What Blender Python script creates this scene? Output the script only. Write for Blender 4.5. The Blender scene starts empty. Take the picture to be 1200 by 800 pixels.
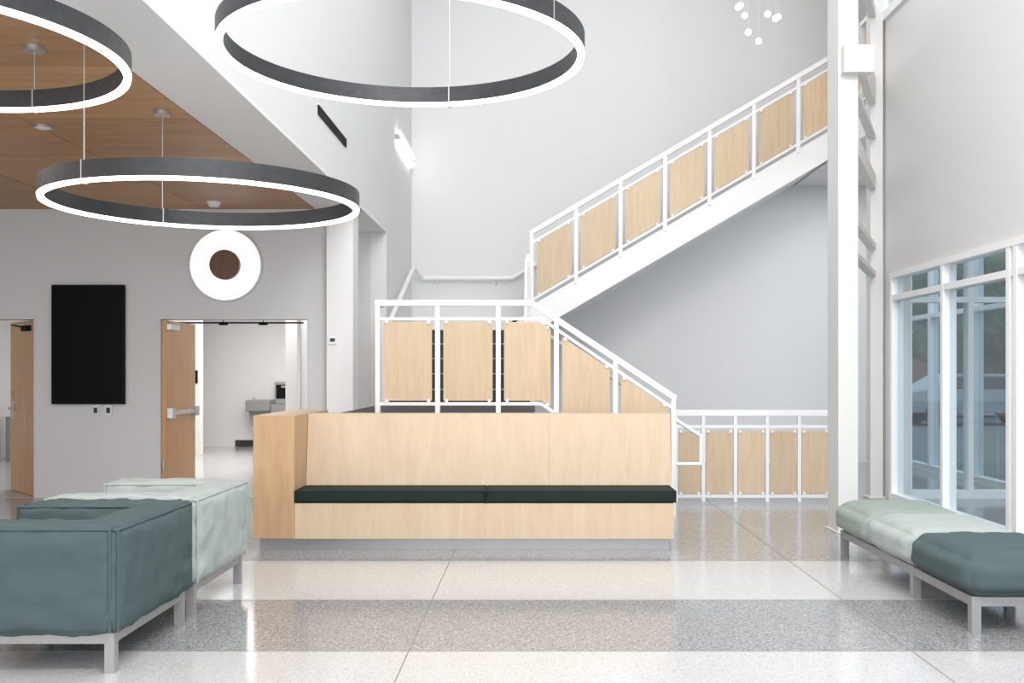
import bpy, bmesh, math, random
from mathutils import Vector, Matrix, noise
random.seed(4)
scene = bpy.context.scene
scene.view_settings.view_transform = 'Standard'
scene.view_settings.look = 'None'

# ---------------------------------------------------------------- materials
def new_mat(name):
    m = bpy.data.materials.new(name); m.use_nodes = True
    nt = m.node_tree
    return m, nt, nt.nodes['Principled BSDF']

def plain(name, col, rough=0.5, metal=0.0, bump=0.0, bscale=60, spec=0.5, var=0.03):
    m, nt, b = new_mat(name)
    b.inputs['Roughness'].default_value = rough
    b.inputs['Metallic'].default_value = metal
    b.inputs['Specular IOR Level'].default_value = spec
    tc = nt.nodes.new('ShaderNodeTexCoord')
    n = nt.nodes.new('ShaderNodeTexNoise'); n.inputs['Scale'].default_value = bscale
    n.inputs['Detail'].default_value = 4
    nt.links.new(tc.outputs['Object'], n.inputs['Vector'])
    mx = nt.nodes.new('ShaderNodeMix'); mx.data_type = 'RGBA'
    mx.inputs['A'].default_value = (*[c*(1-var) for c in col], 1)
    mx.inputs['B'].default_value = (*[min(1, c*(1+var)) for c in col], 1)
    nt.links.new(n.outputs['Fac'], mx.inputs['Factor'])
    nt.links.new(mx.outputs['Result'], b.inputs['Base Color'])
    if bump > 0:
        bp = nt.nodes.new('ShaderNodeBump'); bp.inputs['Strength'].default_value = bump
        bp.inputs['Distance'].default_value = 0.01
        nt.links.new(n.outputs['Fac'], bp.inputs['Height'])
        nt.links.new(bp.outputs['Normal'], b.inputs['Normal'])
    return m

def wood(name, c1, c2, scale=(14, 14, 1.2), rough=0.4, island=0.0, sheen=0.35):
    m, nt, b = new_mat(name)
    b.inputs['Roughness'].default_value = rough
    b.inputs['Specular IOR Level'].default_value = sheen
    tc = nt.nodes.new('ShaderNodeTexCoord')
    mp = nt.nodes.new('ShaderNodeMapping'); mp.inputs['Scale'].default_value = scale
    nt.links.new(tc.outputs['Object'], mp.inputs['Vector'])
    n = nt.nodes.new('ShaderNodeTexNoise'); n.inputs['Scale'].default_value = 1.6
    n.inputs['Detail'].default_value = 7; n.inputs['Roughness'].default_value = 0.62
    n.inputs['Distortion'].default_value = 0.6
    nt.links.new(mp.outputs['Vector'], n.inputs['Vector'])
    r = nt.nodes.new('ShaderNodeValToRGB')
    r.color_ramp.elements[0].position = 0.3; r.color_ramp.elements[0].color = (*c1, 1)
    r.color_ramp.elements[1].position = 0.72; r.color_ramp.elements[1].color = (*c2, 1)
    nt.links.new(n.outputs['Fac'], r.inputs['Fac'])
    g = nt.nodes.new('ShaderNodeNewGeometry')
    mr = nt.nodes.new('ShaderNodeMapRange')
    mr.inputs['To Min'].default_value = 1-island; mr.inputs['To Max'].default_value = 1+island
    nt.links.new(g.outputs['Random Per Island'], mr.inputs['Value'])
    hs = nt.nodes.new('ShaderNodeHueSaturation')
    nt.links.new(mr.outputs['Result'], hs.inputs['Value'])
    nt.links.new(r.outputs['Color'], hs.inputs['Color'])
    nt.links.new(hs.outputs['Color'], b.inputs['Base Color'])
    return m

def terrazzo(name, base, dark, light, amt=0.5, rough=0.13):
    m, nt, b = new_mat(name)
    b.inputs['Roughness'].default_value = rough
    tc = nt.nodes.new('ShaderNodeTexCoord')
    def vor(scale):
        v = nt.nodes.new('ShaderNodeTexVoronoi'); v.inputs['Scale'].default_value = scale
        nt.links.new(tc.outputs['Object'], v.inputs['Vector'])
        s = nt.nodes.new('ShaderNodeSeparateColor')
        nt.links.new(v.outputs['Color'], s.inputs['Color'])
        return s
    s1 = vor(150)
    r = nt.nodes.new('ShaderNodeValToRGB'); r.color_ramp.interpolation = 'CONSTANT'
    e = r.color_ramp.elements
    e[0].position = 0; e[0].color = (*dark, 1)
    e[1].position = 0.16*amt*2; e[1].color = (*base, 1)
    k = e.new(0.72); k.color = (*[(a*1.4+c)/2.4 for a, c in zip(base, light)], 1)
    k = e.new(0.9); k.color = (*light, 1)
    nt.links.new(s1.outputs[0], r.inputs['Fac'])
    s2 = vor(70)
    r2 = nt.nodes.new('ShaderNodeValToRGB'); r2.color_ramp.interpolation = 'CONSTANT'
    e = r2.color_ramp.elements
    e[0].position = 0; e[0].color = (0, 0, 0, 1)
    e[1].position = 0.9; e[1].color = (1, 1, 1, 1)
    nt.links.new(s2.outputs[1], r2.inputs['Fac'])
    mx = nt.nodes.new('ShaderNodeMix'); mx.data_type = 'RGBA'
    mx.inputs['B'].default_value = (*[(a+c)/2 for a, c in zip(dark, base)], 1)
    nt.links.new(r.outputs['Color'], mx.inputs['A'])
    mm = nt.nodes.new('ShaderNodeMath'); mm.operation = 'MULTIPLY'; mm.inputs[1].default_value = amt
    nt.links.new(r2.outputs['Color'], mm.inputs[0])
    nt.links.new(mm.outputs[0], mx.inputs['Factor'])
    nt.links.new(mx.outputs['Result'], b.inputs['Base Color'])
    return m

def emit(name, col, s):
    m = bpy.data.materials.new(name); m.use_nodes = True
    nt = m.node_tree; nt.nodes.clear()
    o = nt.nodes.new('ShaderNodeOutputMaterial'); e = nt.nodes.new('ShaderNodeEmission')
    e.inputs['Color'].default_value = (*col, 1); e.inputs['Strength'].default_value = s
    nt.links.new(e.outputs[0], o.inputs[0]); return m

def glass_mat(name, tint=(0.86, 0.92, 0.95), refl=.09):
    m = bpy.data.materials.new(name); m.use_nodes = True
    nt = m.node_tree; nt.nodes.clear()
    o = nt.nodes.new('ShaderNodeOutputMaterial')
    t = nt.nodes.new('ShaderNodeBsdfTransparent'); t.inputs['Color'].default_value = (*tint, 1)
    g = nt.nodes.new('ShaderNodeBsdfGlossy'); g.inputs['Roughness'].default_value = 0.01
    mx = nt.nodes.new('ShaderNodeMixShader'); mx.inputs[0].default_value = refl
    nt.links.new(t.outputs[0], mx.inputs[1])
    nt.links.new(g.outputs[0], mx.inputs[2]); nt.links.new(mx.outputs[0], o.inputs[0])
    return m

def fabric(name, col):
    m, nt, b = new_mat(name)
    b.inputs['Roughness'].default_value = 0.8
    b.inputs['Specular IOR Level'].default_value = 0.3
    tc = nt.nodes.new('ShaderNodeTexCoord')
    n = nt.nodes.new('ShaderNodeTexNoise'); n.inputs['Scale'].default_value = 9; n.inputs['Detail'].default_value = 6
    nt.links.new(tc.outputs['Object'], n.inputs['Vector'])
    r = nt.nodes.new('ShaderNodeValToRGB')
    r.color_ramp.elements[0].position = .3; r.color_ramp.elements[0].color = (*[c*.95 for c in col], 1)
    r.color_ramp.elements[1].position = .7; r.color_ramp.elements[1].color = (*[c*1.05 for c in col], 1)
    nt.links.new(n.outputs['Fac'], r.inputs['Fac'])
    nt.links.new(r.outputs['Color'], b.inputs['Base Color'])
    n2 = nt.nodes.new('ShaderNodeTexNoise'); n2.inputs['Scale'].default_value = 350
    nt.links.new(tc.outputs['Object'], n2.inputs['Vector'])
    bp = nt.nodes.new('ShaderNodeBump'); bp.inputs['Strength'].default_value = .2; bp.inputs['Distance'].default_value = .003
    nt.links.new(n2.outputs['Fac'], bp.inputs['Height'])
    nt.links.new(bp.outputs['Normal'], b.inputs['Normal'])
    return m

M_wall = plain('paint_white_grey', (0.77, 0.772, 0.778), 0.7, var=.01, bscale=4)
M_wallw = plain('paint_white', (0.84, 0.84, 0.84), 0.6, var=.01, bscale=4)
M_wallg = plain('paint_grey', (0.67, 0.678, 0.692), 0.7, var=.01, bscale=4)
M_wallr = plain('paint_warm_grey', (0.67, 0.665, 0.655), 0.7, var=.01, bscale=4)
M_steel = plain('white_painted_steel', (0.86, 0.86, 0.86), 0.4, var=.01)
M_steelg = plain('offwhite_column_paint', (0.68, 0.675, 0.66), 0.45, var=.01)
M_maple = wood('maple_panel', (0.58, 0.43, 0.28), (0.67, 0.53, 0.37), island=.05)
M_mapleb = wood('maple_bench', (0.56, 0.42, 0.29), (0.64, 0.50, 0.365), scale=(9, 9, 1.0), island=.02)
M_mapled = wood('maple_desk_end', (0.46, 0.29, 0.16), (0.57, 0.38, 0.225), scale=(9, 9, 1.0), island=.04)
M_ceil = wood('ceiling_wood', (0.40, 0.21, 0.095), (0.54, 0.31, 0.15), scale=(1.0, 9, 9), island=.12, rough=.45)
M_door = wood('door_wood', (0.56, 0.31, 0.14), (0.66, 0.39, 0.19), scale=(9, 9, 1.0), rough=.35)
M_dkwood = wood('walnut', (0.11, 0.045, 0.025), (0.17, 0.08, 0.045))
M_metal = plain('brushed_metal', (0.55, 0.55, 0.56), 0.35, metal=.85)
M_toe = plain('brushed_toe_kick', (0.40, 0.40, 0.405), 0.4, metal=.6)
M_metalp = plain('grey_leg_metal', (0.33, 0.33, 0.33), 0.42, metal=.3)
M_black = plain('black_plastic', (0.010, 0.010, 0.012), 0.6, spec=.1)
M_screen = plain('screen_glass', (0.003, 0.003, 0.004), 0.35, spec=.08)
M_dark = plain('dark_rubber', (0.03, 0.033, 0.033), 0.6)
M_green = fabric('dark_green_vinyl', (0.008, 0.020, 0.017))
M_teal = fabric('teal_fabric', (0.069, 0.101, 0.106))
M_sage = fabric('sage_fabric', (0.38, 0.42, 0.405))
M_sage2 = fabric('sage_dark_fabric', (0.28, 0.325, 0.295))
M_ring = plain('charcoal_ring', (0.045, 0.047, 0.05), 0.45, metal=.4, bump=.15, bscale=25, var=.35)
M_led = emit('led_diffuser', (1, 0.985, 0.96), 5.0)
M_bulb = emit('bulb_glow', (1, 1, 1), 4.0)
M_disc = emit('disc_glow', (1, 0.99, 0.97), 1.15)
M_glass = glass_mat('window_glass', (0.74, 0.83, 0.88))
M_joint = plain('joint_strip', (0.28, 0.28, 0.28), 0.4, metal=.3)
M_tg = terrazzo('terrazzo_grey', (0.29, 0.29, 0.295), (0.15, 0.15, 0.155), (0.48, 0.48, 0.48), .6)
M_tg2 = terrazzo('terrazzo_mid_grey', (0.31, 0.31, 0.315), (0.18, 0.18, 0.185), (0.49, 0.49, 0.49), .55)
M_tw = terrazzo('terrazzo_white', (0.54, 0.54, 0.54), (0.42, 0.42, 0.42), (0.62, 0.62, 0.62), .35)
M_brick = plain('brick', (0.32, 0.13, 0.09), .8, var=.3, bscale=12)
M_leaf = plain('foliage', (0.06, 0.11, 0.05), .8, var=.6, bscale=6)
M_trunk = plain('bark', (0.12, 0.08, 0.05), .9, var=.3)
M_pave = plain('paving', (0.22, 0.23, 0.23), .8, var=.1, bscale=2)
M_car = plain('car_paint', (0.25, 0.04, 0.04), .25)
M_car2 = plain('car_paint_silver', (0.35, 0.37, 0.40), .25)

# ---------------------------------------------------------------- mesh builder
class B:
    def __init__(s): s.v = []; s.f = []; s.m = []; s.mats = []; s.sm = []
    def mi(s, m):
        if m not in s.mats: s.mats.append(m)
        return s.mats.index(m)
    def raw(s, vs, fs, mat, smooth=False):
        o = len(s.v); s.v += [tuple(v) for v in vs]; i = s.mi(mat)
        for f in fs: s.f.append([o+k for k in f]); s.m.append(i); s.sm.append(smooth)
    def box(s, x0, x1, y0, y1, z0, z1, mat):
        vs = [(x, y, z) for z in (z0, z1) for y in (y0, y1) for x in (x0, x1)]
        s.raw(vs, [(0, 2, 3, 1), (4, 5, 7, 6), (0, 1, 5, 4), (2, 6, 7, 3), (0, 4, 6, 2), (1, 3, 7, 5)], mat)
    def beam(s, p0, p1, w, h, mat):
        p0 = Vector(p0); p1 = Vector(p1); d = (p1-p0).normalized()
        up = Vector((0, 0, 1)) if abs(d.z) < .95 else Vector((0, 1, 0))
        a = d.cross(up).normalized(); b = a.cross(d).normalized()
        vs = []
        for p in (p0, p1):
            for sa, sb in ((-1, -1), (1, -1), (1, 1), (-1, 1)):
                vs.append(p+a*sa*w/2+b*sb*h/2)
        s.raw(vs, [(0, 1, 2, 3), (7, 6, 5, 4), (0, 4, 5, 1), (1, 5, 6, 2), (2, 6, 7, 3), (3, 7, 4, 0)], mat)
    def cyl(s, p0, p1, r, mat, n=16, r2=None):
        p0 = Vector(p0); p1 = Vector(p1); d = (p1-p0).normalized()
        up = Vector((0, 0, 1)) if abs(d.z) < .95 else Vector((0, 1, 0))
        a = d.cross(up).normalized(); b = a.cross(d).normalized()
        r2 = r if r2 is None else r2
        vs = []
        for p, rr in ((p0, r), (p1, r2)):
            for i in range(n):
                t = 2*math.pi*i/n; vs.append(p+a*math.cos(t)*rr+b*math.sin(t)*rr)
        fs = [(i, (i+1) % n, n+(i+1) % n, n+i) for i in range(n)]
        s.raw(vs, fs, mat, True)
        s.raw(vs[:n], [tuple(range(n))[::-1]], mat); s.raw(vs[n:], [tuple(range(n))], mat)
    def ball(s, c, r, mat, n=12):
        vs = []; fs = []
        for j in range(n+1):
            ph = math.pi*j/n
            for i in range(n*2):
                t = math.pi*i/n
                vs.append((c[0]+r*math.sin(ph)*math.cos(t), c[1]+r*math.sin(ph)*math.sin(t), c[2]+r*math.cos(ph)))
        w = n*2
        for j in range(n):
            for i in range(w): fs.append((j*w+i, (j+1)*w+i, (j+1)*w+(i+1) % w, j*w+(i+1) % w))
        s.raw(vs, fs, mat, True)
    def pipe(s, pts, r, mat):
        for a, b in zip(pts, pts[1:]): s.cyl(a, b, r, mat, 12)
        for p in pts[1:-1]: s.ball(p, r, mat, 6)
    def prism(s, poly, y0, y1, mat):     # polygon in xz, extruded along y
        n = len(poly)
        vs = [(x, y0, z) for x, z in poly]+[(x, y1, z) for x, z in poly]
        fs = [tuple(range(n)), tuple(range(n, 2*n))[::-1]]+[(i, i+n, (i+1) % n+n, (i+1) % n) for i in range(n)]
        s.raw(vs, fs, mat)
    def lathe(s, c, prof, mats, n=96, axis='z'):   # closed profile of (r,h), mats per segment
        vs = []; k = len(prof)
        for i in range(n):
            t = 2*math.pi*i/n
            for r, h in prof:
                if axis == 'z': vs.append((c[0]+r*math.cos(t), c[1]+r*math.sin(t), c[2]+h))
                else: vs.append((c[0]+r*math.cos(t), c[1]+h, c[2]+r*math.sin(t)))
        o = len(s.v); s.v += vs
        for j in range(k):
            mi = s.mi(mats[j])
            for i in range(n):
                a = i*k+j; b_ = i*k+(j+1) % k; c_ = ((i+1) % n)*k+(j+1) % k; d = ((i+1) % n)*k+j
                s.f.append([o+a, o+b_, o+c_, o+d]); s.m.append(mi); s.sm.append(False)
    def done(s, name, parent=None, bevel=0, fix=True):
        me = bpy.data.meshes.new(name); me.from_pydata(s.v, [], s.f)
        for m in s.mats: me.materials.append(m)
        for p, i, sm in zip(me.polygons, s.m, s.sm): p.material_index = i; p.use_smooth = sm
        if fix:
            bm = bmesh.new(); bm.from_mesh(me); bmesh.ops.recalc_face_normals(bm, faces=bm.faces); bm.to_mesh(me); bm.free()
        ob = bpy.data.objects.new(name, me); scene.collection.objects.link(ob)
        if parent: ob.parent = parent
        if bevel:
            md = ob.modifiers.new('bevel', 'BEVEL'); md.width = bevel; md.segments = 2; md.limit_method = 'ANGLE'
        return ob
def empty(name, loc=(0, 0, 0)):
    e = bpy.data.objects.new(name, None); scene.collection.objects.link(e); e.location = loc; e.empty_display_size = .2
    return e
def box_obj(name, *a, parent=None, bevel=0):
    b = B(); b.box(*a); return b.done(name, parent, bevel)

# ---------------------------------------------------------------- room
YB = 15.5; XS = -1.9; XR = 3.83; HC = 3.17; HT = 8.2; YG = 11.07; XW = 5.5
def floor_strip():
    b = B()
    ys = [-1.5, 0.02, 1.25, 2.48, 3.71, 4.94, 6.06, 7.33, 15.6]
    ms = [M_tw, M_tg, M_tw, M_tg, M_tw, M_tg, M_tw, M_tg2]
    for (y0, y1), m in zip(zip(ys, ys[1:]), ms):
        xr = 5.7 if y1 > 15 else 4.03
        b.raw([(-8.6, y0, 0), (xr, y0, 0), (xr, y1, 0), (-8.6, y1, 0)], [(0, 1, 2, 3)], m)
    b.raw([(-8.6, -1.5, -.2), (4.03, -1.5, -.2), (4.03, 15.6, -.2), (-8.6, 15.6, -.2)], [(3, 2, 1, 0)], M_tg)
    for x in (-5.56, -3.09, -.62, 1.85):
        b.box(x-.003, x+.003, -1.5, 11.0, -.01, .0012, M_joint)
    for y in ys[1:-1]:
        b.box(-8.6, 4.0, y-.003, y+.003, -.01, .0010, M_joint)
    b.done('floor', fix=False)
floor_strip()
box_obj('floor_corridor', -8.6, -2.4, 15.6, 19.2, -.2, 0, M_tw)
box_obj('floor_corridor_inlay', -8.6, -2.42, 11.08, 15.6, -.05, 0.003, M_tw)

box_obj('wall_back', XS-.2, XW+.2, YB, YB+.2, 0, HT, M_wall)
b = B()  # upper wall over soffit + return to the back
b.box(XS-.2, XS, -1.5, 12.87, HC+.03, HT, M_wall)
b.box(XS-.2, XS, 12.87, YB, 0, HT, M_wall)
b.box(-2.42, XS-.2, 12.87, 13.05, 0, HT, M_wallg)
b.done('wall_atrium_left')
box_obj('ceiling_soffit', -2.41, XS, -1.5, 12.86, HC, HC+.03, M_wallw)
# wood ceiling panels
b = B()
b.box(-8.6, -2.41, -1.5, YG+.2, HC+.04, HC+.2, M_dark)
y = -1.4
while y < YG:
    x = -2.415
    while x > -8.5:
        w = 1.22
        b.box(max(x-w+.005, -8.6), x-.005, y+.005, min(y+1.22-.005, YG), HC, HC+.035, M_ceil)
        x -= w
    y += 1.22
b.done('ceiling_wood_panels')
box_obj('ceiling_atrium', XS-.2, XW+.2, -1.5, YB+.2, HT, HT+.2, M_wallw)
# grey wall with two door openings
DZ = 1.98
b = B()
b.box(-8.6, -6.45, YG, YG+.2, 0, HC, M_wallg)
b.box(-5.487, -4.137, YG, YG+.2, 0, HC, M_wallg)
b.box(-2.486, -2.30, YG, YG+.2, 0, HC, M_wallg)
b.box(-6.45, -5.487, YG, YG+.2, DZ, HC, M_wallg)
b.box(-4.137, -2.486, YG, YG+.2, DZ, HC, M_wallg)
b.done('wall_left_grey')
box_obj('wall_left_side', -8.8, -8.6, -1.5, 19.2, 0, 3.4, M_wallg)
box_obj('wall_corridor_back', -8.6, -2.2, 18.9, 19.1, 0, 3.2, M_wallw)
box_obj('wall_corridor_right', -2.42, -2.25, 13.05, 18.9, 0, 3.2, M_wallw)
box_obj('wall_corridor_divider', -8.6, -5.62, 16.9, 17.05, 0, 3.2, M_wallw)
box_obj('wall_corridor_stub', -3.47, -2.42, 14.0, 14.15, 0, 3.2, M_wallw)
box_obj('ceiling_corridor', -8.6, -2.42, YG+.2, 19.2, 2.75, 2.9, M_wallw)
box_obj('baseboard_corridor', -5.62, -2.42, 18.87, 18.9, 0, .12, M_dark)
box_obj('trim_corridor_frame', -3.30, -3.26, 13.97, 14.0, 0, 2.2, M_metal)
b = B()
b.box(-5.487, -4.137, YG-.012, YG, 0, .10, M_wallg)
b.box(-8.6, -6.45, YG-.012, YG, 0, .10, M_wallg)
b.done('baseboard_left')
# door frames
b = B()
for x0, x1 in ((-4.137, -2.486), (-6.45, -5.487)):
    b.box(x0, x0+.02, YG-.008, YG+.205, 0, DZ, M_wallg)
    b.box(x1-.02, x1, YG-.008, YG+.205, 0, DZ, M_wallg)
    b.box(x0, x1, YG-.009, YG+.206, DZ-.02, DZ+.001, M_wallg)
b.done('trim_1')
# door leaf open at 90 degrees, with panic bar
b = B()
b.box(-4.115, -4.07, 11.10, 12.06, .01, DZ-.03, M_door)
b.box(-4.07, -4.035, 11.16, 12.0, .90, .95, M_metal)
b.box(-4.07, -4.005, 11.13, 11.23, .87, .98, M_metal)
b.box(-4.07, -4.005, 11.92, 12.02, .87, .98, M_metal)
b.box(-4.07, -4.02, 11.12, 11.4, DZ-.13, DZ-.07, M_metal)
b.cyl((-4.09, 11.09, .3), (-4.09, 11.09, .4), .012, M_metal)
b.done('door_1')
# right leaf of the pair stands open too
b = B()
b.box(-2.56, -2.52, 11.3, 12.2, .01, DZ-.04, M_door)
b.box(-2.60, -2.56, 11.36, 12.14, .90, .95, M_metal)
b.done('door_2')
# far-left leaf, ajar
e = empty('door_3', (-5.505, 11.12, 0))
b = B()
b.box(-.93, 0, -.022, .022, .01, DZ-.025, M_door)
b.box(-.88, -.80, -.03, -.02, .84, 1.04, M_metal)
b.cyl((-.83, -.03, .96), (-.83, -.07, .96), .014, M_metal); b.cyl((-.83, -.065, .96), (-.72, -.065, .96), .011, M_metal)
b.cyl((-.83, -.02, 1.15), (-.83, -.045, 1.15), .02, M_metal)
b.box(-.35, -.12, -.07, -.022, DZ-.14, DZ-.08, M_black)
b.beam((-.2, -.07, DZ-.1), (-.45, -.13, DZ-.07), .02, .015, M_black)
lf = b.done('leaf', e); e.rotation_euler = (0, 0, -math.radians(48))
# track at corridor ceiling
b = B()
b.beam((-5.2, 12.6, 2.0), (-2.9, 12.6, 2.0), .03, .02, M_black)
for x in (-4.6, -3.9, -3.4): b.cyl((x, 12.6, 2.0), (x, 12.6, 2.75), .006, M_black); b.box(x-.05, x+.05, 12.57, 12.63, 1.97, 1.995, M_black)
b.done('corridor_rail')
# drinking fountain
b = B()
b.box(-5.30, -4.86, 18.42, 18.89, .68, .88, M_metalp)
b.prism([(-5.28, .68), (-4.88, .68), (-4.94, .42), (-5.22, .42)], 18.55, 18.89, M_metalp)
b.box(-4.86, -4.56, 18.5, 18.89, .62, .80, M_metalp)
b.box(-4.86, -4.56, 18.8, 18.895, .80, 1.22, M_metal)
b.box(-4.83, -4.59, 18.78, 18.81, .90, 1.16, M_black)
b.box(-4.72, -4.64, 18.7, 18.80, 1.10, 1.14, M_metal)
b.cyl((-5.18, 18.55, .88), (-5.18, 18.55, .93), .02, M_metal)
b.done('drinking_fountain', bevel=.01)
box_obj('corridor_sign', -5.80, -5.66, 16.88, 16.9, 1.2, 1.42, M_black)
# console in the far-left room
b = B()
b.box(-8.3, -6.6, 15.6, 16.2, .70, .75, M_wallw)
for x in (-8.2, -6.7):
    b.box(x-.03, x+.03, 15.65, 16.15, 0, .7, M_metalp)
b.box(-8.0, -7.5, 15.8, 15.85, .8, 1.15, M_black); b.box(-7.8, -7.7, 15.78, 15.9, .75, .85, M_black)
b.done('office_desk')

# right wall
b = B()
b.box(XR, XR+.2, -1.5, 11.08, 2.44, 5.22, M_wallr)
b.box(XR, XR+.2, 10.80, 11.08, 0, 2.44, M_wallr)
b.box(XR, XR+.2, -1.5, 11.08, HT-.3, HT, M_wallr)
b.done('wall_right')
b = B(); b.box(XW, XW+.2, 11.08, YB, 4.0, HT, M_wallr); b.done('wall_right_far')
b = B(); b.box(XR+.2, XW+.2, 10.9, 11.08, 4.0, HT, M_wallr); b.done('wall_right_return')

def window(name, y0, y1, z0, z1, muls, trans, xc=None, along='y'):
    xc = XR if xc is None else xc
    b = B(); f = .06
    def bx(a0, a1, d0, d1, z_0, z_1):
        if along == 'y': b.box(xc+d0, xc+d1, a0, a1, z_0, z_1, M_steel)
        else: b.box(a0, a1, xc+d0, xc+d1, z_0, z_1, M_steel)
    bx(y0, y1, -.034, .104, z0, z0+.09)
    bx(y0, y1, -.034, .104, z1-.06, z1-.001)
    for y in muls: bx(y-f/2, y+f/2, -.03, .1, z0+.02, z1-.02)
    for z in trans: bx(y0, y1, -.026, .096, z-.03, z+.03)
    x = xc+.035
    if along == 'y': vs = [(x, y0, z0+.05), (x, y1, z0+.05), (x, y1, z1-.03), (x, y0, z1-.03)]
    else: vs = [(y0, x, z0+.05), (y1, x, z0+.05), (y1, x, z1-.03), (y0, x, z1-.03)]
    b.raw(vs, [(0, 1, 2, 3)], M_glass)
    b.done(name, fix=True)
window('window_1', -1.5, 10.80, 0, 2.44, [10.77, 9.42, 8.10, 7.98, 6.75, 5.5, 4.2, 2.9, 1.6, .3, -1.0], [2.17])
window('window_2', -1.5, 11.08, 5.22, HT-.3, [11.05, 10.3, 9.0, 7.7, 6.4, 5.1, 3.8, 2.5, 1.2, 0], [6.5])
window('window_3', XR+.2, XW, 0, 4.0, [XR+.25, 4.75, XW-.03], [2.17], xc=11.0, along='x')
window('window_4', 11.12, YB, 0, 4.0, [11.16, 12.6, 14.0, 15.45], [2.17], xc=XW)

# steel columns with connecting members
b = B()
b.box(2.59, 2.76, 8.60, 8.92, 0, HT, M_steelg)
b.box(2.575, 2.775, 8.58, 8.94, 0, .012, M_steelg)
b.done('steel_column', bevel=.004)
b = B()
b.box(3.665, 3.80, 11.0, 11.14, 0, HT, M_steelg)
b.box(3.64, 3.825, 10.97, 11.17, 0, .02, M_steelg)
b.done('steel_column.001', bevel=.004)
b = B()
for z, h in ((4.45, .30), (3.95, .05), (3.45, .16), (2.75, .06), (2.45, .05), (5.3, .1)):
    b.beam((2.76, 8.85, z), (3.68, 11.0, z), .08, h, M_steelg)
b.box(2.61, 2.86, 8.50, 8.60, 3.91, 4.14, M_steelg)
b.done('steel_tie_beams')
# white column at the desk
b = B()
b.box(-2.26, -1.97, 10.9, 11.22, 0, HC-.001, M_wallw)
b.done('square_column', bevel=.004)

# ---------------------------------------------------------------- reception bench desk
e = empty('reception_desk')
b = B()
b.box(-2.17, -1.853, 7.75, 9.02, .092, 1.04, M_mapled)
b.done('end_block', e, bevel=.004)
b = B()
b.box(-1.85, 1.071, 7.75, 7.79, .092, .365, M_mapleb)
b.box(-1.85, 1.071, 7.79, 8.36, .10, .36, M_mapleb)
b.done('bench_front', e)
b = B()   # inclined backrest
for x0, x1 in ((-1.85, .11), (.1115, 1.10)):
    pts = []
    for x in (x0, x1):
        pts += [(x, 8.12, .36), (x, 8.22, 1.035), (x, 8.42, 1.035), (x, 8.42, .36)]
    b.raw(pts, [(0, 1, 2, 3), (7, 6, 5, 4), (0, 4, 5, 1), (1, 5, 6, 2), (2, 6, 7, 3), (3, 7, 4, 0)], M_mapleb)
b.done('backrest', e)
b = B()
b.box(-2.14, 1.04, 7.83, 9.0, 0, .092, M_toe)
b.done('toe_kick', e)
b = B()
b.box(-1.85, 1.10, 8.42, 9.02, .70, .73, M_mapleb)
b.box(1.06, 1.10, 8.42, 9.02, .09, .70, M_mapleb)
b.done('worktop', e)

# ---------------------------------------------------------------- puffy cushions
def cushion(name, x0, x1, y0, y1, z0, z1, mat, parent, rad=.05, bulge=.02, wr=.004, pipe=True, seed=0, n=26):
    c = Vector(((x0+x1)/2, (y0+y1)/2, (z0+z1)/2)); h = Vector(((x1-x0)/2, (y1-y0)/2, (z1-z0)/2))
    vs = []; fs = []; idx = {}
    def vert(i, j, k):
        key = (i, j, k)
        if key in idx: return idx[key]
        q = Vector((i/n*2-1, j/n*2-1, k/n*2-1))
        q = Vector([math.copysign(1-(1-abs(t))**1.35, t) for t in q])
        p = Vector((q.x*h.x, q.y*h.y, q.z*h.z))
        inner = Vector([max(-(hh-rad), min(hh-rad, pp)) for pp, hh in zip(p, h)])
        d = p-inner
        if d.length > 1e-6: d = d.normalized()*min(rad, d.length) if sum(abs(x) > 1e-6 for x in d) > 1 else d
        p2 = inner+d
        ax = [abs(q.x) > .999, abs(q.y) > .999, abs(q.z) > .999]
        nn = Vector([math.copysign(1, qq) if a else 0 for a, qq in zip(ax, q)])
        w = 1
        for a, qq in zip(ax, q):
            if not a: w *= (1-qq**4)
        if sum(ax) == 1:
            p2 += nn*bulge*w
            s = noise.noise((p*9)+Vector((seed, seed*2, 0)))+.6*noise.noise(p*22+Vector((seed, 0, 5)))
            edge = max(abs(qq) for a, qq in zip(ax, q) if not a)
            p2 += nn*wr*s*2*(.4+edge*edge)*min(1, w*4)
        idx[key] = len(vs); vs.append(c+p2); return idx[key]
    for a in range(n):
        for b_ in range(n):
            for s in (0, n):
                fs.append([vert(a, b_, s), vert(a+1, b_, s), vert(a+1, b_+1, s), vert(a, b_+1, s)])
                fs.append([vert(a, s, b_), vert(a+1, s, b_), vert(a+1, s, b_+1), vert(a, s, b_+1)])
                fs.append([vert(s, a, b_), vert(s, a+1, b_), vert(s, a+1, b_+1), vert(s, a, b_+1)])
    bb = B(); bb.raw(vs, fs, mat, True)
    if pipe:
        k = rad*.22; r = .007
        X = (x0+k, x1-k); Y = (y0+k, y1-k); Z = (z0+k, z1-k)
        for z in Z[1:]:
            bb.pipe([(X[0], Y[0], z), (X[1], Y[0], z), (X[1], Y[1], z), (X[0], Y[1], z), (X[0], Y[0], z)], r, mat)
        for x in X:
            for y in Y: bb.cyl((x, y, Z[0]), (x, y, Z[1]), r, mat, 8)
    ob = bb.done(name, parent)
    return ob

cushion('seat_cushion_1', -1.85, -.385, 7.735, 8.13, .366, .462, M_green, e, rad=.025, bulge=.004, wr=.001, seed=1)
cushion('seat_cushion_2', -.38, 1.085, 7.735, 8.13, .366, .462, M_green, e, rad=.025, bulge=.004, wr=.001, seed=2)

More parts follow.
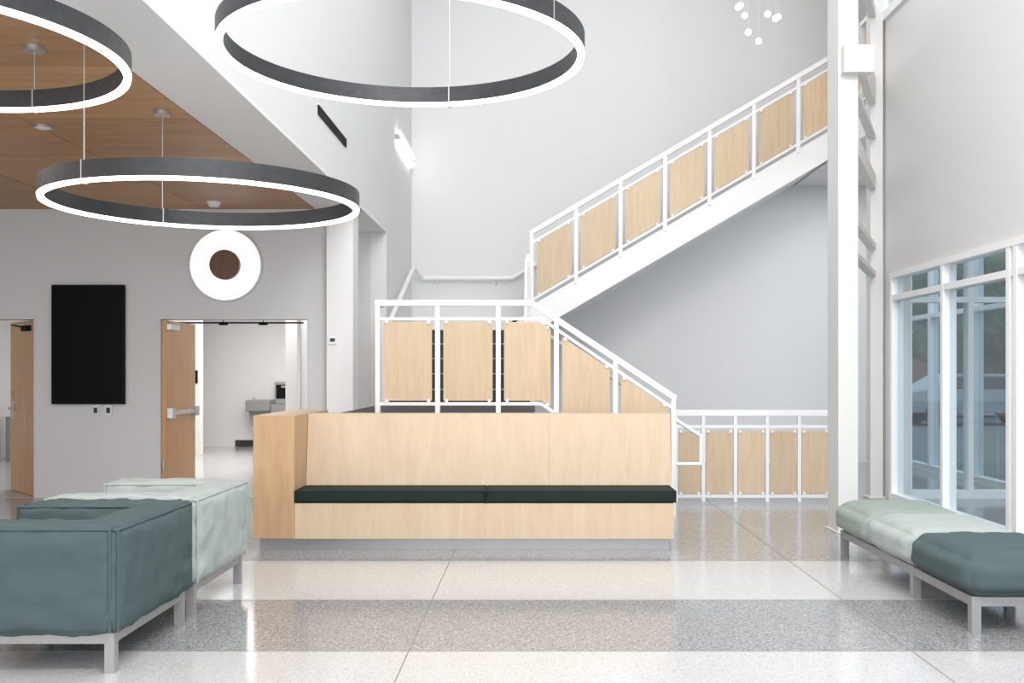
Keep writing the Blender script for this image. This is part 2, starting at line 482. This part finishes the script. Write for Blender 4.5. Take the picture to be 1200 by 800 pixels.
def armchair(y0, y1, mat, seed):
    e = empty('armchair')
    xr, xl = -1.88, -2.74
    zb, zt = .185, .665
    cushion('back', xr-.25, xr, y0+.02, y1-.02, zb, zt-.005, mat, e, rad=.035, bulge=.016, wr=.008, seed=seed)
    cushion('arm_near', xl, xr-.03, y0, y0+.24, zb, zt, mat, e, rad=.035, bulge=.016, wr=.008, seed=seed+3)
    cushion('arm_far', xl, xr-.03, y1-.24, y1, zb, zt, mat, e, rad=.035, bulge=.016, wr=.008, seed=seed+5)
    cushion('seat', xl-.02, xr-.25, y0+.22, y1-.22, zb, .50, mat, e, rad=.05, bulge=.03, wr=.004, seed=seed+7)
    b = B()
    X = (xl+.06, xr-.03); Y = (y0+.04, y1-.10)
    b.box(X[0]+.002, X[1]-.002, Y[0]+.002, Y[0]+.043, .135, .182, M_metalp); b.box(X[0]+.002, X[1]-.002, Y[1]+.002, Y[1]+.043, .135, .182, M_metalp)
    b.box(X[0]+.004, X[0]+.041, Y[0]+.043, Y[1]+.002, .136, .18, M_metalp); b.box(X[1]-.041, X[1]-.004, Y[0]+.043, Y[1]+.002, .136, .18, M_metalp)
    for x in (X[0], X[1]-.045):
        for y in Y:
            b.box(x, x+.045, y, y+.045, .0, .184, M_metalp)
    b.done('frame', e)
armchair(4.53, 5.55, M_teal, 11)
armchair(5.60, 6.62, M_sage, 31)

e = empty('upholstered_bench')
cushion('cushion_far', 2.26, 2.94, 6.84, 7.58, .195, .40, M_sage2, e, rad=.075, bulge=.035, wr=.004, seed=51, pipe=False)
cushion('cushion_middle', 2.26, 2.94, 6.06, 6.85, .195, .40, M_sage, e, rad=.075, bulge=.035, wr=.004, seed=53, pipe=False)
cushion('cushion_near', 2.26, 2.94, 5.24, 6.07, .195, .40, M_teal, e, rad=.075, bulge=.035, wr=.004, seed=55, pipe=False)
b = B()
b.box(2.293, 2.337, 5.33, 7.50, .14, .19, M_metalp); b.box(2.863, 2.907, 5.33, 7.50, .14, .19, M_metalp)
for y in (5.28, 6.10, 7.50):
    b.box(2.34, 2.86, y+.003, y+.047, .141, .189, M_metalp)
for y in (5.28, 6.10, 7.50):
    for x in (2.29, 2.86): b.box(x, x+.05, y, y+.05, 0, .192, M_metalp)
b.done('frame', e)

# ---------------------------------------------------------------- stairs
L1 = .98; L2 = 1.95
e = empty('staircase')
b = B()
b.box(-1.88, 0, 9.66, 12.3, .80, L1, M_steel)      # landing 1
b.box(-1.88, -1.0, 9.67, 9.75, 0, .80, M_wallw)
n = 6; ri = L1/n; tr = ri/.663
for i in range(n-1):                               # flight 1 going right, down
    z = L1-ri*(i+1)
    b.box(i*tr, (i+1)*tr, 9.68, 10.62, max(0, z-.17) if i < n-2 else 0, z, M_steel)
    b.box(i*tr+.001, (i+1)*tr+.02, 9.681, 10.619, z, z+.012, M_dark)
b.box(-1.87, -.001, 9.661, 12.29, L1, L1+.008, M_dark)
for i in range(5):                                 # flight 2 going back
    z = L1+(L2-L1)/5*(i+1)
    y = 12.3+.27*i
    b.box(-1.78, -.06, y, y+.28, z-.2, z-.012, M_dark)
    b.box(-1.78, -.06, y-.02, y+.279, z-.012, z, M_metalp)
b.box(-1.88, -1.78, 12.28, 13.39, .8, L2+.1, M_steel); b.box(-.06, 0, 12.301, 13.39, L1-.1, L2, M_steel)
b.box(-1.88, 0.0, 13.4, YB-.001, L2-.22, L2, M_steel)   # landing 2
# flight 3
x0 = -.32; nr = 16; rr = (4.6-L2)/nr; tt = rr/.5855
for i in range(nr-1):
    z = L2+rr*(i+1); x = x0+tt*i
    b.box(x, x+tt+.02, 13.47, YB-.07, z-.04, z, M_dark)
    b.box(x, x+.015, 13.47, YB-.07, z-rr, z-.04, M_steel)
def sl(x): return 3.27+.5855*(x+.045)
XE = 3.98
for ya, yb in ((13.38, 13.46), (YB-.06, YB-.002)):
    b.prism([(-.35, L2+.002), (0.0, sl(0)-1.0), (XE, sl(XE)-1.0), (XE, sl(XE)-1.37), (.0, sl(0)-1.37), (-.35, L2-.222)], ya, yb, M_steel)
b.prism([(.0, sl(0)-1.31), (XE, sl(XE)-1.31), (XE, sl(XE)-1.35), (.0, sl(0)-1.35)], 13.46, YB-.06, M_steel)
b.done('flights', e)

def clip(b, x, y, z): b.box(x-.014, x+.014, y-.018, y+.004, z-.014, z+.014, M_steel)
# guard 1: landing + flight 1
b = B(); Y1 = 9.6
xs = [-1.498, -.928, -.35, .203, .765, 1.318]
def top1(x): return 2.06 if x < -.03 else 2.06-.663*(x+.03)
def bot1(x): return 1.075 if x < .06 else 1.075-.663*(x-.06)
w = .045
for x in xs:
    zb = max(0, bot1(x)-.35) if x < 1.2 else 0
    b.box(x-w/2, x+w/2, Y1-w/2, Y1+w/2, zb, top1(x)-.02, M_steel)
b.beam((xs[0]-.025, Y1, 2.035), (-.02, Y1, 2.035), .06, .055, M_steel)
b.beam((-.035, Y1, 2.037), (xs[-1]+.02, Y1, top1(xs[-1]+.02)-.025), .062, .055, M_steel)
b.beam((xs[0], Y1, 1.885), (.06, Y1, 1.885), .03, .028, M_steel)
b.beam((.06, Y1, 1.885), (xs[-1], Y1, top1(xs[-1])-.135), .032, .028, M_steel)
b.beam((xs[0], Y1, 1.075), (.06, Y1, 1.075), .035, .03, M_steel)
b.beam((.06, Y1, 1.075), (xs[-1], Y1, bot1(xs[-1])), .037, .03, M_steel)
for a, c in zip(xs, xs[1:]):
    p0, p1 = a+.055, c-.055
    def tp(x): return 1.855 if x < .04 else 1.855-.663*(x-.04)
    def bt(x): return 1.105 if x < .06 else 1.105-.663*(x-.06)
    pts = [(p0, bt(p0))]
    if p0 < .06 < p1: pts.append((.06, bt(.06)))
    pts.append((p1, bt(p1))); pts.append((p1, tp(p1)))
    if p0 < .04 < p1: pts.append((.04, tp(.04)))
    pts.append((p0, tp(p0)))
    b.prism(pts, Y1-.008, Y1+.008, M_maple)
    for x in (p0+.03, p1-.03):
        clip(b, x, Y1-.008, tp(x)+.0); clip(b, x, Y1-.008, bt(x)+.0)
b.beam((xs[0], Y1+.03, 2.033), (xs[0], 9.9, 2.033), .05, .05, M_steel)
b.done('guard_front', e)
# handrail extension loop at foot of flight 1
b = B()
b.pipe([(.1, 9.72, 1.75), (1.32, 9.72, .94), (1.60, 9.72, .76), (1.60, 9.72, .49), (1.36, 9.72, .49)], .019, M_steel)
b.done('handrail_lower', e)
# guard 3 along upper flight
b = B(); Y3 = 13.4
xs3 = [-.045+.59*i for i in range(7)]
w = .05
for i, x in enumerate(xs3):
    b.box(x-w/2, x+w/2, Y3-w/2-.012, Y3+w/2-.012, sl(x)-(1.35 if i == 0 else 1.05), sl(x)-.02, M_steel)
b.beam((-.07, Y3-.012, sl(-.07)-.03), (XE, Y3-.012, sl(XE)-.03), .064, .06, M_steel)
b.beam((-.07, Y3-.012, sl(-.07)-.17), (XE, Y3-.012, sl(XE)-.17), .03, .03, M_steel)
b.beam((-.07, Y3-.012, sl(-.07)-.93), (XE, Y3-.012, sl(XE)-.93), .035, .03, M_steel)
for a in xs3:
    p0, p1 = a+.065, a+.59-.065
    b.prism([(p0, sl(p0)-.90), (p1, sl(p1)-.90), (p1, sl(p1)-.20), (p0, sl(p0)-.20)], Y3-.02, Y3-.004, M_maple)
    for x in (p0+.035, p1-.035):
        clip(b, x, Y3-.02, sl(x)-.20); clip(b, x, Y3-.02, sl(x)-.90)
b.box(-.12, -.075, Y3-.03, Y3+.03, L2-.1, 2.95, M_steel)
b.done('guard_upper', e)
# wall handrail around intermediate flight/landing
b = B()
b.pipe([(-1.80, 12.4, 1.98), (-1.80, 14.9, 2.93), (-1.80, 15.2, 2.93), (-1.72, 15.38, 2.82), (-.35, 15.38, 2.82), (-.18, 15.38, 2.92), (.1, 15.38, 3.08)], .034, M_steel)
b.pipe([(-.12, 12.4, 1.98), (-.12, 13.35, 2.86)], .022, M_steel)
for x in (-1.5, -.6): b.cyl((x, 15.38, 2.80), (x, 15.5, 2.72), .014, M_steel, 8)
b.done('handrail_wall', e)

# guard right at floor level
b = B(); Y2 = 10.72
xs2 = [1.50, 1.79, 2.13, 2.47, 2.81, 3.15]
for x in xs2:
    b.box(x-.018, x+.018, Y2-.018, Y2+.018, 0, .95, M_steel)
b.beam((1.48, Y2, .948), (3.20, Y2, .948), .052, .06, M_steel)
b.beam((1.48, Y2, .80), (3.20, Y2, .80), .03, .03, M_steel)
b.beam((1.48, Y2, .06), (3.20, Y2, .06), .03, .03, M_steel)
for a, c in zip(xs2, xs2[1:]):
    b.box(a+.03, c-.03, Y2-.008, Y2+.008, .09, .75, M_maple)
    for x in (a+.05, c-.05): clip(b, x, Y2-.008, .75); clip(b, x, Y2-.008, .09)
b.done('guardrail_floor')
# second-floor slab to the right
b = B()
b.box(4.0, XW-.01, 11.25, YB, 4.25, 4.6, M_steel)
b.done('floor_upper')
b = B()
for i in range(5): b.box(4.03-.02, 4.03+.02, 11.4+i*.5-.02, 11.4+i*.5+.02, 4.6, 5.65, M_steel)
b.beam((4.03, 11.3, 5.66), (4.03, 13.45, 5.66), .05, .05, M_steel)
b.beam((4.03, 11.3, 4.72), (4.03, 13.45, 4.72), .03, .03, M_steel)
for i in range(4): b.box(4.022, 4.038, 11.45+i*.5, 11.85+i*.5, 4.75, 5.5, M_maple)
b.done('guardrail_upper_floor')

# ---------------------------------------------------------------- ring pendants
def ring(cx, cy, zb, cables, ztop, R=.995):
    b = B()
    h = .115
    prof = [(R-.038, .020), (R-.038, h), (R, h), (R, .018), (R-.004, .0), (R-.036, .0)]
    b.lathe((cx, cy, zb), prof, [M_ring, M_ring, M_ring, M_led, M_led, M_led], n=160)
    for t in cables:
        a = math.radians(t); x = cx+(R-.02)*math.cos(a); y = cy+(R-.02)*math.sin(a)
        b.cyl((x, y, zb+h), (x, y, ztop-.02), .0035, M_metal, 6)
        b.cyl((x, y, ztop-.03), (x, y, ztop-.001), .055, M_metal, 20)
        r0 = R+.002
        b.beam((cx+(R-.040)*math.cos(a), cy+(R-.040)*math.sin(a), zb+h/2-.003), (cx+r0*math.cos(a), cy+r0*math.sin(a), zb+h/2-.003), .007, h+.012, M_metal)
    b.done('ring_pendant_light', fix=True)
ring(-2.03, 6.20, 2.38, [126, 246], HC, R=.935)
ring(-.70, 5.38, 3.04, [80, 200, 325], HT, R=.965)
ring(-2.90, 4.62, 2.81, [82, 205, 320], HC, R=.975)

# pendant globe cluster
b = B()
for x, y, z in ((2.42, 12.0, 5.73), (2.54, 12.2, 5.70), (2.75, 11.9, 5.61), (2.89, 12.1, 5.63), (3.02, 12.5, 5.79), (2.54, 12.0, 5.43), (2.71, 12.2, 5.39), (2.57, 12.6, 5.97)):
    b.ball((x, y, z), .037, M_bulb, 8)
    b.cyl((x, y, z+.03), (x, y, HT-.04), .0015, M_wallw, 5)
b.box(2.2, 3.1, 11.8, 12.7, HT-.05, HT-.001, M_wallw)
b.done('globe_pendant_cluster')

# disc wall lamp: glowing white dish round a walnut puck
b = B()
c = (-3.39, YG, 2.552)
b.lathe(c, [(.001, -.10), (.155, -.10), (.163, -.09), (.163, -.03), (.001, -.03)], [M_dkwood]*5, n=64, axis='y')
b.lathe(c, [(.14, -.03), (.30, -.04), (.385, -.055), (.395, -.05), (.395, -.005), (.001, -.005), (.001, -.03)], [M_disc, M_disc, M_steel, M_steel, M_steel, M_steel, M_steel], n=64, axis='y')
b.done('disc_wall_light')
# television
b = B()
b.box(-5.29, -4.50, YG-.06, YG-.001, 1.03, 2.335, M_black)
b.box(-5.275, -4.515, YG-.062, YG-.06, 1.05, 2.32, M_screen)
b.done('wall_television', bevel=.003)
b = B()
for x in (-4.83, -4.69):
    b.box(x-.04, x+.04, YG-.008, YG, .90, 1.02, M_metal); b.box(x-.02, x+.02, YG-.010, YG-.008, .93, .99, M_dark)
b.done('wall_outlet_plates')
b = B()
b.box(-2.23, -2.15, 10.885, 10.9, 1.68, 1.76, M_wallw); b.box(-2.215, -2.165, 10.882, 10.886, 1.71, 1.745, M_dark)
b.done('thermostat')
# slot diffuser and linear sconce on the upper left wall
b = B(); b.box(XS, XS+.012, 8.8, 10.1, 3.63, 3.71, M_black); b.box(XS, XS+.016, 8.78, 10.12, 3.71, 3.72, M_wallw); b.done('air_slot_diffuser')
b = B()
b.box(XS, XS+.05, 13.68, 15.32, 4.55, 4.62, M_metalp)
b.box(XS, XS+.07, 13.7, 15.3, 4.62, 4.675, M_bulb); b.box(XS, XS+.07, 13.7, 15.3, 4.49, 4.55, M_bulb)
b.done('linear_wall_light')
# ceiling fittings
b = B(); b.cyl((-3.6, 7.37, HC-.012), (-3.6, 7.37, HC), .07, M_metal, 24); b.cyl((-3.6, 7.37, HC-.014), (-3.6, 7.37, HC-.01), .05, M_wallw, 24); b.done('recessed_downlight')
b = B(); b.cyl((-3.38, 10.6, HC-.05), (-3.38, 10.6, HC), .05, M_wallw, 24, r2=.075); b.done('smoke_detector')

# ---------------------------------------------------------------- outside
box_obj('ground_outside', 5.72, 90, -30, 120, -.3, -.05, M_pave)
box_obj('ground_outside_strip', 4.06, 5.72, -30, 10.9, -.3, -.05, M_pave)
def tree(x, y, h, s):
    b = B()
    b.cyl((x, y, -.05), (x, y, h*.5), .18, M_trunk, 10, r2=.1)
    for i in range(22):
        r = h*.14*random.uniform(.6, 1.2)
        b.ball((x+random.uniform(-1, 1)*h*.3, y+random.uniform(-1, 1)*h*.3, h*random.uniform(.38, .95)), r, M_leaf, 6)
    ob = b.done('tree')
    t = bpy.data.textures.new('lt', 'CLOUDS'); t.noise_scale = .4
    ss = ob.modifiers.new('s', 'SUBSURF'); ss.levels = 1; ss.render_levels = 2
    md = ob.modifiers.new('d', 'DISPLACE'); md.texture = t; md.strength = .8; md.texture_coords = 'GLOBAL'
for x, y, h in ((13.4, 31, 4.8), (17.5, 40, 6), (23, 50, 6), (25, 56, 6)):
    tree(x, y, h, 1)
b = B(); b.box(16, 60, 66, 78, -.05, 7, M_brick)
for i in range(10): b.box(18+i*4, 20+i*4, 65.9, 66, 1.0, 2.8, M_dark); b.box(18+i*4, 20+i*4, 65.9, 66, 4, 6, M_dark)
b.done('brick_building')
def car(x, y, m):
    b = B()
    prof = [(-2.1, .35), (2.1, .35), (2.15, .75), (1.2, .95), (.7, 1.4), (-.9, 1.42), (-1.6, 1.0), (-2.15, .9)]
    b.prism([(x+a, z-.05) for a, z in prof], y-.85, y+.85, m)
    b.prism([(x+a, z-.05) for a, z in [(1.0, .98), (.62, 1.34), (-.82, 1.36), (-1.35, 1.0)]], y-.87, y+.87, M_dark)
    for wx in (-1.35, 1.35):
        for wy in (-.86, .68): b.cyl((x+wx, y+wy, .28), (x+wx, y+wy+.18, .28), .33, M_dark, 20)
    b.done('parked_car', bevel=.04)
car(14.5, 33.5, M_car); car(18.8, 40, M_car2); car(12.2, 28.0, M_car2)

# ---------------------------------------------------------------- lights
w = bpy.data.worlds.new('world'); scene.world = w; w.use_nodes = True
bg = w.node_tree.nodes['Background']; bg.inputs['Color'].default_value = (.94, .965, 1, 1); bg.inputs['Strength'].default_value = 1.3
def area(name, loc, rot, sx, sy, e, col=(1, 1, 1)):
    l = bpy.data.lights.new(name, 'AREA'); l.shape = 'RECTANGLE'; l.size = sx; l.size_y = sy; l.energy = e; l.color = col
    o = bpy.data.objects.new(name, l); scene.collection.objects.link(o); o.location = loc; o.rotation_euler = rot
area('ceiling_light_atrium', (1, 8, HT-.05), (0, 0, 0), 4, 8, 185, (1, .98, .96))
area('ceiling_light_atrium_back', (1.2, 13, HT-.05), (0, 0, 0), 4, 2, 30, (1, .98, .96))
area('ceiling_light_lobby', (-5.2, 5.5, HC-.05), (0, 0, 0), 3, 4, 80, (1, .97, .93))
area('ceiling_light_corridor', (-4.2, 15, 2.7), (0, 0, 0), 2.4, 4, 165, (1, .97, .93))
area('fill_light_upper_slab', (4.75, 13.0, 4.22), (0, 0, 0), 1.0, 3.0, 45, (1, .99, .97))  # added fill below the slab to brighten the wall under the stair
# added fill light, no fixture modelled, aimed at the stair wall
area('fill_light_stair_wall', (1.2, .6, 7.2), (math.radians(66), 0, 0), 4.6, 1.4, 420, (1, .99, .98))
# added frontal fill lights behind the viewpoint, atrium and lobby
area('fill_light_front', (1.0, -1.6, 3.4), (math.radians(90), 0, 0), 5.4, 6.4, 250, (.98, .99, 1))
area('fill_light_front_lobby', (-5.2, -1.6, 1.6), (math.radians(90), 0, 0), 6, 2.8, 120, (.98, .99, 1))

cam = bpy.data.cameras.new('camera'); co = bpy.data.objects.new('camera', cam); scene.collection.objects.link(co)
co.location = (0, 0, 1.36); co.rotation_euler = (math.radians(90), 0, 0)
cam.sensor_width = 36; cam.lens = 35.4; cam.shift_x = -27/1200; cam.shift_y = 38/1200
cam.clip_end = 300
scene.camera = co
